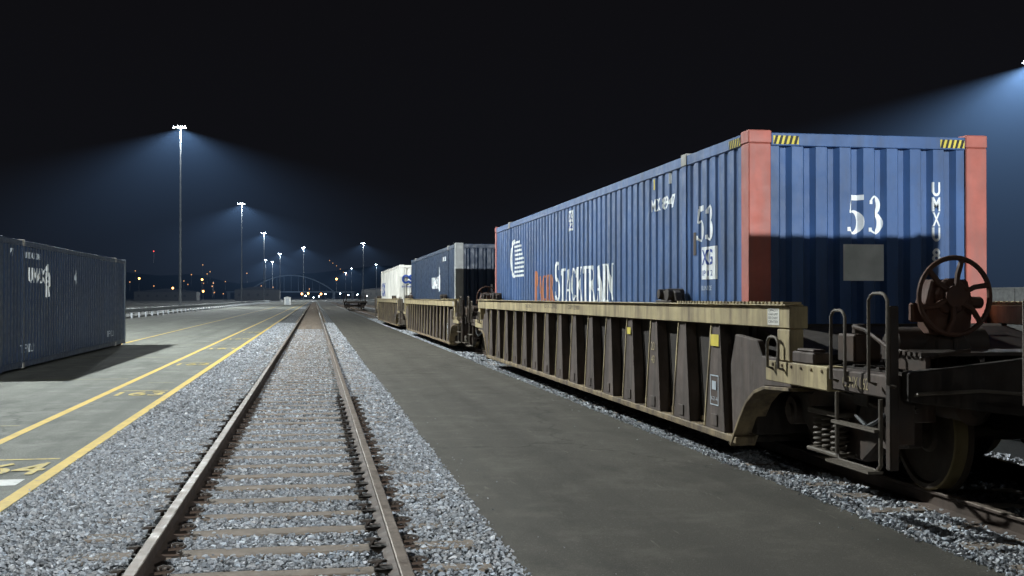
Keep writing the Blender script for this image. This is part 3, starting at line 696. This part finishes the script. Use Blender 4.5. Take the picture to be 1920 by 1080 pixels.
def mark(name,x0,x1,y0,y1,m,label,z=.004,n=1):
    b=MB(); b.add([(x0,y0,z),(x1,y0,z),(x1,y1,z),(x0,y1,z)],[(0,1,2,3)]); o=b.obj(name,[m],norm=False); return struct(o,label,'road marking')
mark('road_marking',-2.515,-2.39,-20,500,'yline','solid yellow line beside the ballast')
mark('road_marking',-3.61,-3.49,-20,500,'yline','solid yellow line on the paved lane')
mark('road_marking',-6.85,-6.75,41.8,420,'yline','faded yellow line beyond the container')
mark('road_marking',-2.98,-2.60,10.65,11.0,'wline','white painted patch on the pavement')
for i in range(12):
    Y=15.6+8.6*(i-1)
    mark('road_marking',-7.6,-3.75,Y-.04,Y+.04,'ydim','thin painted line across the paved lane')
    if i>=2: mark('road_marking',-3.2,-2.7,Y-1.2,Y-1.13,'ydim','short painted dash between yellow lines')
for i in range(6):
    s=str(164-i); Y=11.25+8.75*i
    vs,fs=text_geo(s,.80,.78,.012); b=MB(); b.add([(-3.34+a,Y+bb,.008) for a,bb,_ in vs],fs); o=b.obj('painted_number',['ynum'],norm=False); struct(o,'worn yellow stall number painted on the pavement','road marking')
    mark('road_marking',-3.34,-2.58,Y+1.05,Y+1.13,'ynum','short yellow dash above a stall number')

# ---------------------------------------------------------------- haze volume material: emits its own glow in place of scattered mast light
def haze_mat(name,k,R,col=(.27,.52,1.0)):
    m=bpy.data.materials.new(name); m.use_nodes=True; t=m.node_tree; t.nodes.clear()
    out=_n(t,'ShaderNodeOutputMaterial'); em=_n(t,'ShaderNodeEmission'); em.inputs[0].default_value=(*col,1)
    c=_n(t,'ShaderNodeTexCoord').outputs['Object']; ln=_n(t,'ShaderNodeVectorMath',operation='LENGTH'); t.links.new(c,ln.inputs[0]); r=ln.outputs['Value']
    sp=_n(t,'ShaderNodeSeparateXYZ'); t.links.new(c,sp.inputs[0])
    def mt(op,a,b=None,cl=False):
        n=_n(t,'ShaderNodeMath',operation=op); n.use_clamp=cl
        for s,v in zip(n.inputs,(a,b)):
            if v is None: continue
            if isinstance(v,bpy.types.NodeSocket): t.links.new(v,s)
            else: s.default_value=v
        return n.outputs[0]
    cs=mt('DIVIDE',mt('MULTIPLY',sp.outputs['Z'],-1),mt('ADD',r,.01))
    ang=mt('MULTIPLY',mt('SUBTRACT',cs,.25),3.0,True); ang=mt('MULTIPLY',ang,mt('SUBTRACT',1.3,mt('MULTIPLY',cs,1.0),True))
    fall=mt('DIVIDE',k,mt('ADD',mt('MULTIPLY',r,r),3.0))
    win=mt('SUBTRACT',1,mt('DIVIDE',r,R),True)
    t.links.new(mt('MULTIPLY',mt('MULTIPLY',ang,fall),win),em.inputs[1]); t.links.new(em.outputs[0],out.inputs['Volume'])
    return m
def haze(loc,R,k,nm='haze_mat'):
    m=haze_mat(nm,k,R); bm=bmesh.new(); bmesh.ops.create_icosphere(bm,subdivisions=3,radius=R*1.02)
    bmesh.ops.bisect_plane(bm,geom=bm.verts[:]+bm.edges[:]+bm.faces[:],plane_co=(0,0,.5),plane_no=(0,0,1),clear_outer=True)
    zl=-loc[2]+.3
    bmesh.ops.bisect_plane(bm,geom=bm.verts[:]+bm.edges[:]+bm.faces[:],plane_co=(0,0,zl),plane_no=(0,0,-1),clear_outer=True)
    bmesh.ops.holes_fill(bm,edges=[e for e in bm.edges if e.is_boundary])
    bmesh.ops.recalc_face_normals(bm,faces=bm.faces)
    me=bpy.data.meshes.new('lit_haze'); bm.to_mesh(me); bm.free(); me.materials.append(m)
    o=bpy.data.objects.new('lit_haze',me); COL.objects.link(o); o.location=loc
    tag(o,'blue night haze lit around a mast light','haze',kind='stuff')

# ---------------------------------------------------------------- masts
def mast_proto(H):
    r=empty('light_mast',(0,0,0),'tall galvanised mast with a cluster of lit floodlights','light mast','masts lighting the yard')
    b=MB(); b.cyl((0,0,0),(0,0,H-.3),.24,.10,14); b.cyl((0,0,-.05),(0,0,.5),.5,.45,14); b.obj('pole',['pole'],r,smooth=True)
    b=MB(); b.box(-1.2,.9,-.05,.05,H-.33,H-.23); b.box(-.05,.05,-.6,.6,H-.34,H-.24); b.cyl((0,0,H-.5),(0,0,H),.16,seg=12); b.obj('crossarm',['pole'],r)
    for (x,y,w) in((-1.1,0,.08),(-.42,0,.12),(.3,0,.16),(.75,0,.10),(0,.55,.11),(0,-.55,.11)):
        b=MB(); b.prism([(x-w,H-.34),(x+w,H-.34),(x+w*.6,H-.02),(x-w*.6,H-.02)],'y',y-w,y+w,0); b.box(x-w*.9,x+w*.9,y-w*.9,y+w*.9,H-.44,H-.345,1); b.obj('lamp_head',['housing','lamp'],r)
    return r
proto=mast_proto(30)
def DX(x,y,h=30): 
    D=(h-1.66)*2133/(558-y); X=(x-592)*D/2165; return X,(D-.1709*X)/.9853
spots=[DX(340,235),DX(455,380),DX(497,436),DX(527,475),DX(513,490),DX(500,487),DX(571,463),DX(683,455),DX(708,495),DX(650,510),DX(661,503),DX(1938,112),(-21.8,39),(-21.8,-116),(83,-29)]
for i,(x,y) in enumerate(spots):
    m=proto if i==0 else clone(proto,(x,y,0)); m.location=(x,y,0)
for i,(x,y) in enumerate(spots):
    P_={12:170000,13:38000,11:60000,14:16000,0:120000}.get(i,90000)
    l=bpy.data.lights.new('mast_light','POINT'); l.energy=P_; l.color=(.90,.98,.99); l.shadow_soft_size=.5
    ms=[o for o in COL.objects if o.parent is None and o.name.startswith('light_mast')]
    par=min(ms,key=lambda o:(o.location.x-x)**2+(o.location.y-y)**2)
    o=bpy.data.objects.new('mast_light',l); COL.objects.link(o); o.parent=par; o.location=(0,0,29.2)
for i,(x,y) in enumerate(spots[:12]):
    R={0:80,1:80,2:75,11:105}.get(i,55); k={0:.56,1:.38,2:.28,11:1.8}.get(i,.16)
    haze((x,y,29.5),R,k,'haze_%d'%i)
HP=13.6
r=empty('floodlight_pole',(12.0,-78,0),'steel pole with a bank of floodlights','floodlight pole')
b=MB(); b.cyl((0,0,0),(0,0,HP),.2,.1,12); b.obj('pole',['galv'],r,smooth=True)
b=MB(); b.box(-.8,.8,-.2,.2,HP-.3,HP+.1,0); b.box(-.75,.75,.2,.23,HP-.28,HP+.08,1); b.obj('lamp_head',['housing','lamp'],r)
l=bpy.data.lights.new('flood_light','SPOT'); l.energy=380000; l.color=(.90,.97,1); l.shadow_soft_size=.3; l.spot_size=math.radians(24); l.spot_blend=.6
o=bpy.data.objects.new('flood_light',l); COL.objects.link(o); o.parent=r; o.location=(0,.5,HP-.1)
d=Vector((6.5,11,2.5))-Vector((12,-77.5,HP-.1)); o.rotation_euler=d.to_track_quat('-Z','Y').to_euler()

# ---------------------------------------------------------------- guard rail
r=empty('guard_rail',(-14.8,58,0),'galvanised steel guard rail on short posts beside the pavement','guard rail')
b=MB(); WP=[(0,.42),(.05,.47),(.05,.52),(0,.57),(0,.62),(.05,.67),(.05,.72),(0,.78),(-.01,.78),(-.01,.42)]
b.prism(WP,'y',0,330); b.obj('rail_beam',['galv'],r)
pm=None
for i in range(83):
    if pm is None: b=MB(); b.box(-.16,-.02,-.08,.08,-.06,.80); o=b.obj('rail_post',['galv'],r); pm=o.data
    else: o=bpy.data.objects.new('rail_post',pm); COL.objects.link(o); o.parent=r
    o.location=(0,i*4,0)
b=MB(); b.box(-17,-14.95,40,420,-.06,.12); struct(b.obj('kerb',['barr']),'low concrete kerb strip behind the guard rail','kerb')

# ---------------------------------------------------------------- distant things
def hills():
    b=MB(); n=160; vs=[];rows=6
    for j in range(rows):
        for i in range(n+1):
            x=-2600+5200*i/n; y=1750+j*260
            h=(14+62*noise.noise((x*.0013+3,j*.35,1))+16*noise.noise((x*.008,j,2)))*min(1,j/2.5+.15)
            h+=70*math.exp(-((x+900)/520)**2)*min(1,j/3)+35*math.exp(-((x-140)/230)**2)*min(1,j/3)
            vs.append((x,y,max(-2,h)))
    b.add(vs,[(j*(n+1)+i,j*(n+1)+i+1,(j+1)*(n+1)+i+1,(j+1)*(n+1)+i) for j in range(rows-1) for i in range(n)])
    struct(b.obj('hills',['soil'],smooth=True,norm=False),'dark low hills behind the yard at night','hills')
hills()
def lampP(mn,r,h):
    e=empty('town_lamp',(0,0,0),'small distant street lamp glowing in the dark','street lamp','distant town lights')
    b=MB(); b.cyl((0,0,0),(0,0,h),.15,.1,6); b.obj('pole',['housing'],e)
    b=MB(); b.cyl((0,0,h-.1),(0,0,h+r),r*.5,r,8,0); b.cyl((0,0,h+r),(0,0,h+r*1.8),r,r*.4,8,0); b.obj('lamp_head',[mn],e); return e
M['warmd']=emis('faint_warm_lens',(1,.45,.15),1.1)
pw=lampP('warm',.8,9); pr=lampP('redl',.35,9); pb=lampP('lamp',.28,9)
def place(px,py,D,p,first=[set()]):
    X=(px-592)*D/2165; Y=(D-.1709*X)/.9853; z=1.66+(558-py)*D/2133-9.8
    if p.name not in first[0]: first[0].add(p.name); p.location=(X,Y,z); return
    clone(p,(X,Y,z))
for (px,py) in((263,522),(326,540),(381,524),(383,546),(568,551),(580,550),(604,551),(633,523)): place(px,py,900,pw)
pw2=lampP('warmd',.5,9)
for i in range(24):
    place(random.choice((random.uniform(244,300),random.uniform(300,470),random.uniform(244,420))),random.uniform(495,553),random.uniform(850,1300),pw2)
for (px,py) in((620,488),(626,493),(633,498),(640,504),(646,510),(652,515)): place(px,py,1500,pw2)
for i in range(8): place(random.uniform(470,720),random.uniform(535,556),random.uniform(800,1300),pw2)
for (px,py) in((290,470),(1848,507)): place(px,py,900,pr)
for (px,py) in((575,553),(590,556),(600,554),(612,550),(640,549),(655,552),(672,551),(690,553)): place(px,py,800,pb)
def building(px,D,w,h,dep,label,lit):
    X=(px-592)*D/2165; Y=(D-.1709*X)/.9853; r=empty('warehouse',(X,Y,-.06),label,'warehouse building','distant buildings')
    b=MB(); b.box(-w/2,w/2,0,dep,0,h); b.obj('wall',['bld'],r)
    b=MB(); b.prism([(-w/2-.4,h),(w/2+.4,h),(0,h+1.8)],'y',-.4,dep+.4); b.obj('roof',['roofd'],r)
    k=int(w/5)
    for i in range(k):
        x=-w/2+2.5+i*5; b=MB(); b.box(x-.6,x+.6,-.05,.02,h*.45,h*.65,0); b.box(x-.7,x+.7,-.09,-.05,h*.40,h*.44,1); b.obj('window',['warm2' if random.random()<lit else 'haz_k','roofd'],r)
building(484,620,24,6,20,'low distant dark warehouse',.1); building(312,640,34,5,20,'long dark distant warehouse',.15)
building(735,1000,50,9,20,'far dark shed beyond the train',.1)
D=1350; X=(548-592)*D/2165; Y=(D-.17*X)/.985
r=empty('arch_bridge',(X,Y,0),'distant steel arch bridge over the yard','bridge')
hw=50
for yy in(-6,6):
    b=MB(); pts=[(hw*(-1+2*i/30),yy,9+19*(1-(-1+2*i/30)**2)) for i in range(31)]; b.tube(pts,.7,6); b.obj('arch_rib',['steelbr'],r,smooth=True)
    for i in range(1,12):
        t=-1+2*i/12; one('hanger',['steelbr'],r,lambda b:b.cyl((hw*t,yy,9),(hw*t,yy,9+19*(1-t*t)),.15,seg=5))
one('deck',['steelbr'],r,lambda b:b.box(-75,75,-6,6,7.6,9))
for x in(-50,50,-72,72): one('pier',['steelbr'],r,lambda b:b.box(x-1.5,x+1.5,-5,5,-1,7.6))
l=bpy.data.lights.new('bridge_light','POINT'); l.energy=15000; l.color=(.6,.8,1); l.shadow_soft_size=.5
o=bpy.data.objects.new('bridge_light',l); COL.objects.link(o); o.parent=r; o.location=(0,-45,6)
D=250; X=(541-592)*D/2165; Y=(D-.17*X)/.985
r=empty('equipment_shed',(X,Y,-.03),'small white equipment shed beside the track','shed')
b=MB(); b.box(-.75,.75,0,1.6,.1,1.7); b.obj('wall',['shed'],r,.02); b=MB(); b.prism([(-.85,1.7),(.85,1.7),(0,1.9)],'y',-.1,1.7); b.obj('roof',['shed'],r); b=MB(); b.box(-.35,.35,-.03,-.001,.15,1.5); b.box(.22,.28,-.06,-.03,.8,.95); b.obj('door',['galv'],r)
def flatcar(loc,label,load=False,rot=0):
    r=empty('flat_car',loc,label,'rail car'); r.rotation_euler=(0,0,rot)
    b=MB(); b.box(-1.4,1.4,0,14,1.0,1.2); b.prism([(1,1.0),(13,1.0),(10,.7),(4,.7)],'x',-1.35,-1.2); b.prism([(1,1.0),(13,1.0),(10,.7),(4,.7)],'x',1.2,1.35)
    if load:
        b.box(-1.4,-1.33,0,14,1.2,2.6); b.box(1.33,1.4,0,14,1.2,2.6); b.box(-1.33,1.33,0,.08,1.2,2.6); b.box(-1.33,1.33,13.92,14,1.2,2.6)
        for i in range(14): b.box(-1.46,-1.40,.4+i,.55+i,1.1,2.62); b.box(1.40,1.46,.4+i,.55+i,1.1,2.62)
    else:
        for y in(0,13.9): b.box(-1.2,-1.1,y,y+.1,1.2,2.1); b.box(1.1,1.2,y,y+.1,1.2,2.1); b.box(-1.2,1.2,y,y+.1,1.7,1.76)
    b.obj('car_body',['dbrown'],r,.01)
    for y in(1.6,3.3,10.7,12.4):
        b=MB()
        for sx in(-1,1): b.cyl((sx*.70,y,.60),(sx*.82,y,.60),.45,seg=20); b.cyl((sx*.82,y,.6),(sx*1.1,y,.6),.12,seg=10)
        b.cyl((-.7,y,.6),(.7,y,.6),.08,seg=8); b.obj('wheel_set',['whl'],r,smooth=True)
    for sx in(-1.05,1.05):
        for y in(2.45,11.55): one('truck_frame',['iron'],r,lambda b:b.prism([(y-1.1,.5),(y-1.1,.75),(y-.4,.92),(y+.4,.92),(y+1.1,.75),(y+1.1,.5),(y+.4,.33),(y-.4,.33)],'x',sx-.07,sx+.07))
    return r
f0=flatcar((Xc-.6,140,0),'empty dark flat car standing on its track')
g_=flatcar((-40,150,0),'dark gondola car parked behind the guard rail',True)
for i in range(1,5): c=clone(g_,(-40,150+i*15.2,0))
r=empty('concrete_wall',(60,30,0),'long low grey concrete wall edging the yard','wall')
b=MB(); b.box(0,.4,0,220,-.06,2.4); b.box(-.08,.48,0,220,2.4,2.55)
for i in range(36): b.box(-.1,0,i*6,i*6+.3,-.06,2.4)
b.obj('wall_panel',['barr'],r)

# ---------------------------------------------------------------- world and camera
w=bpy.data.worlds.new('World'); S.world=w; w.use_nodes=True; t=w.node_tree; bg=t.nodes['Background']
c=_n(t,'ShaderNodeTexCoord').outputs['Generated']; sp=_n(t,'ShaderNodeSeparateXYZ'); t.links.new(c,sp.inputs[0])
t.links.new(ramp(t,sp.outputs['Z'],[(0,(.0056,.0064,.0088)),(.12,(.0046,.0048,.0064)),(.4,(.0042,.0038,.0046))]),bg.inputs[0]); bg.inputs[1].default_value=1.0
cam=bpy.data.cameras.new('camera'); cam.lens=40; cam.sensor_width=36; cam.clip_end=8000; cam.clip_start=.05
co=bpy.data.objects.new('camera',cam); COL.objects.link(co); co.location=(0,0,1.66); co.rotation_euler=(math.radians(90.48),0,math.radians(-9.84)); S.camera=co
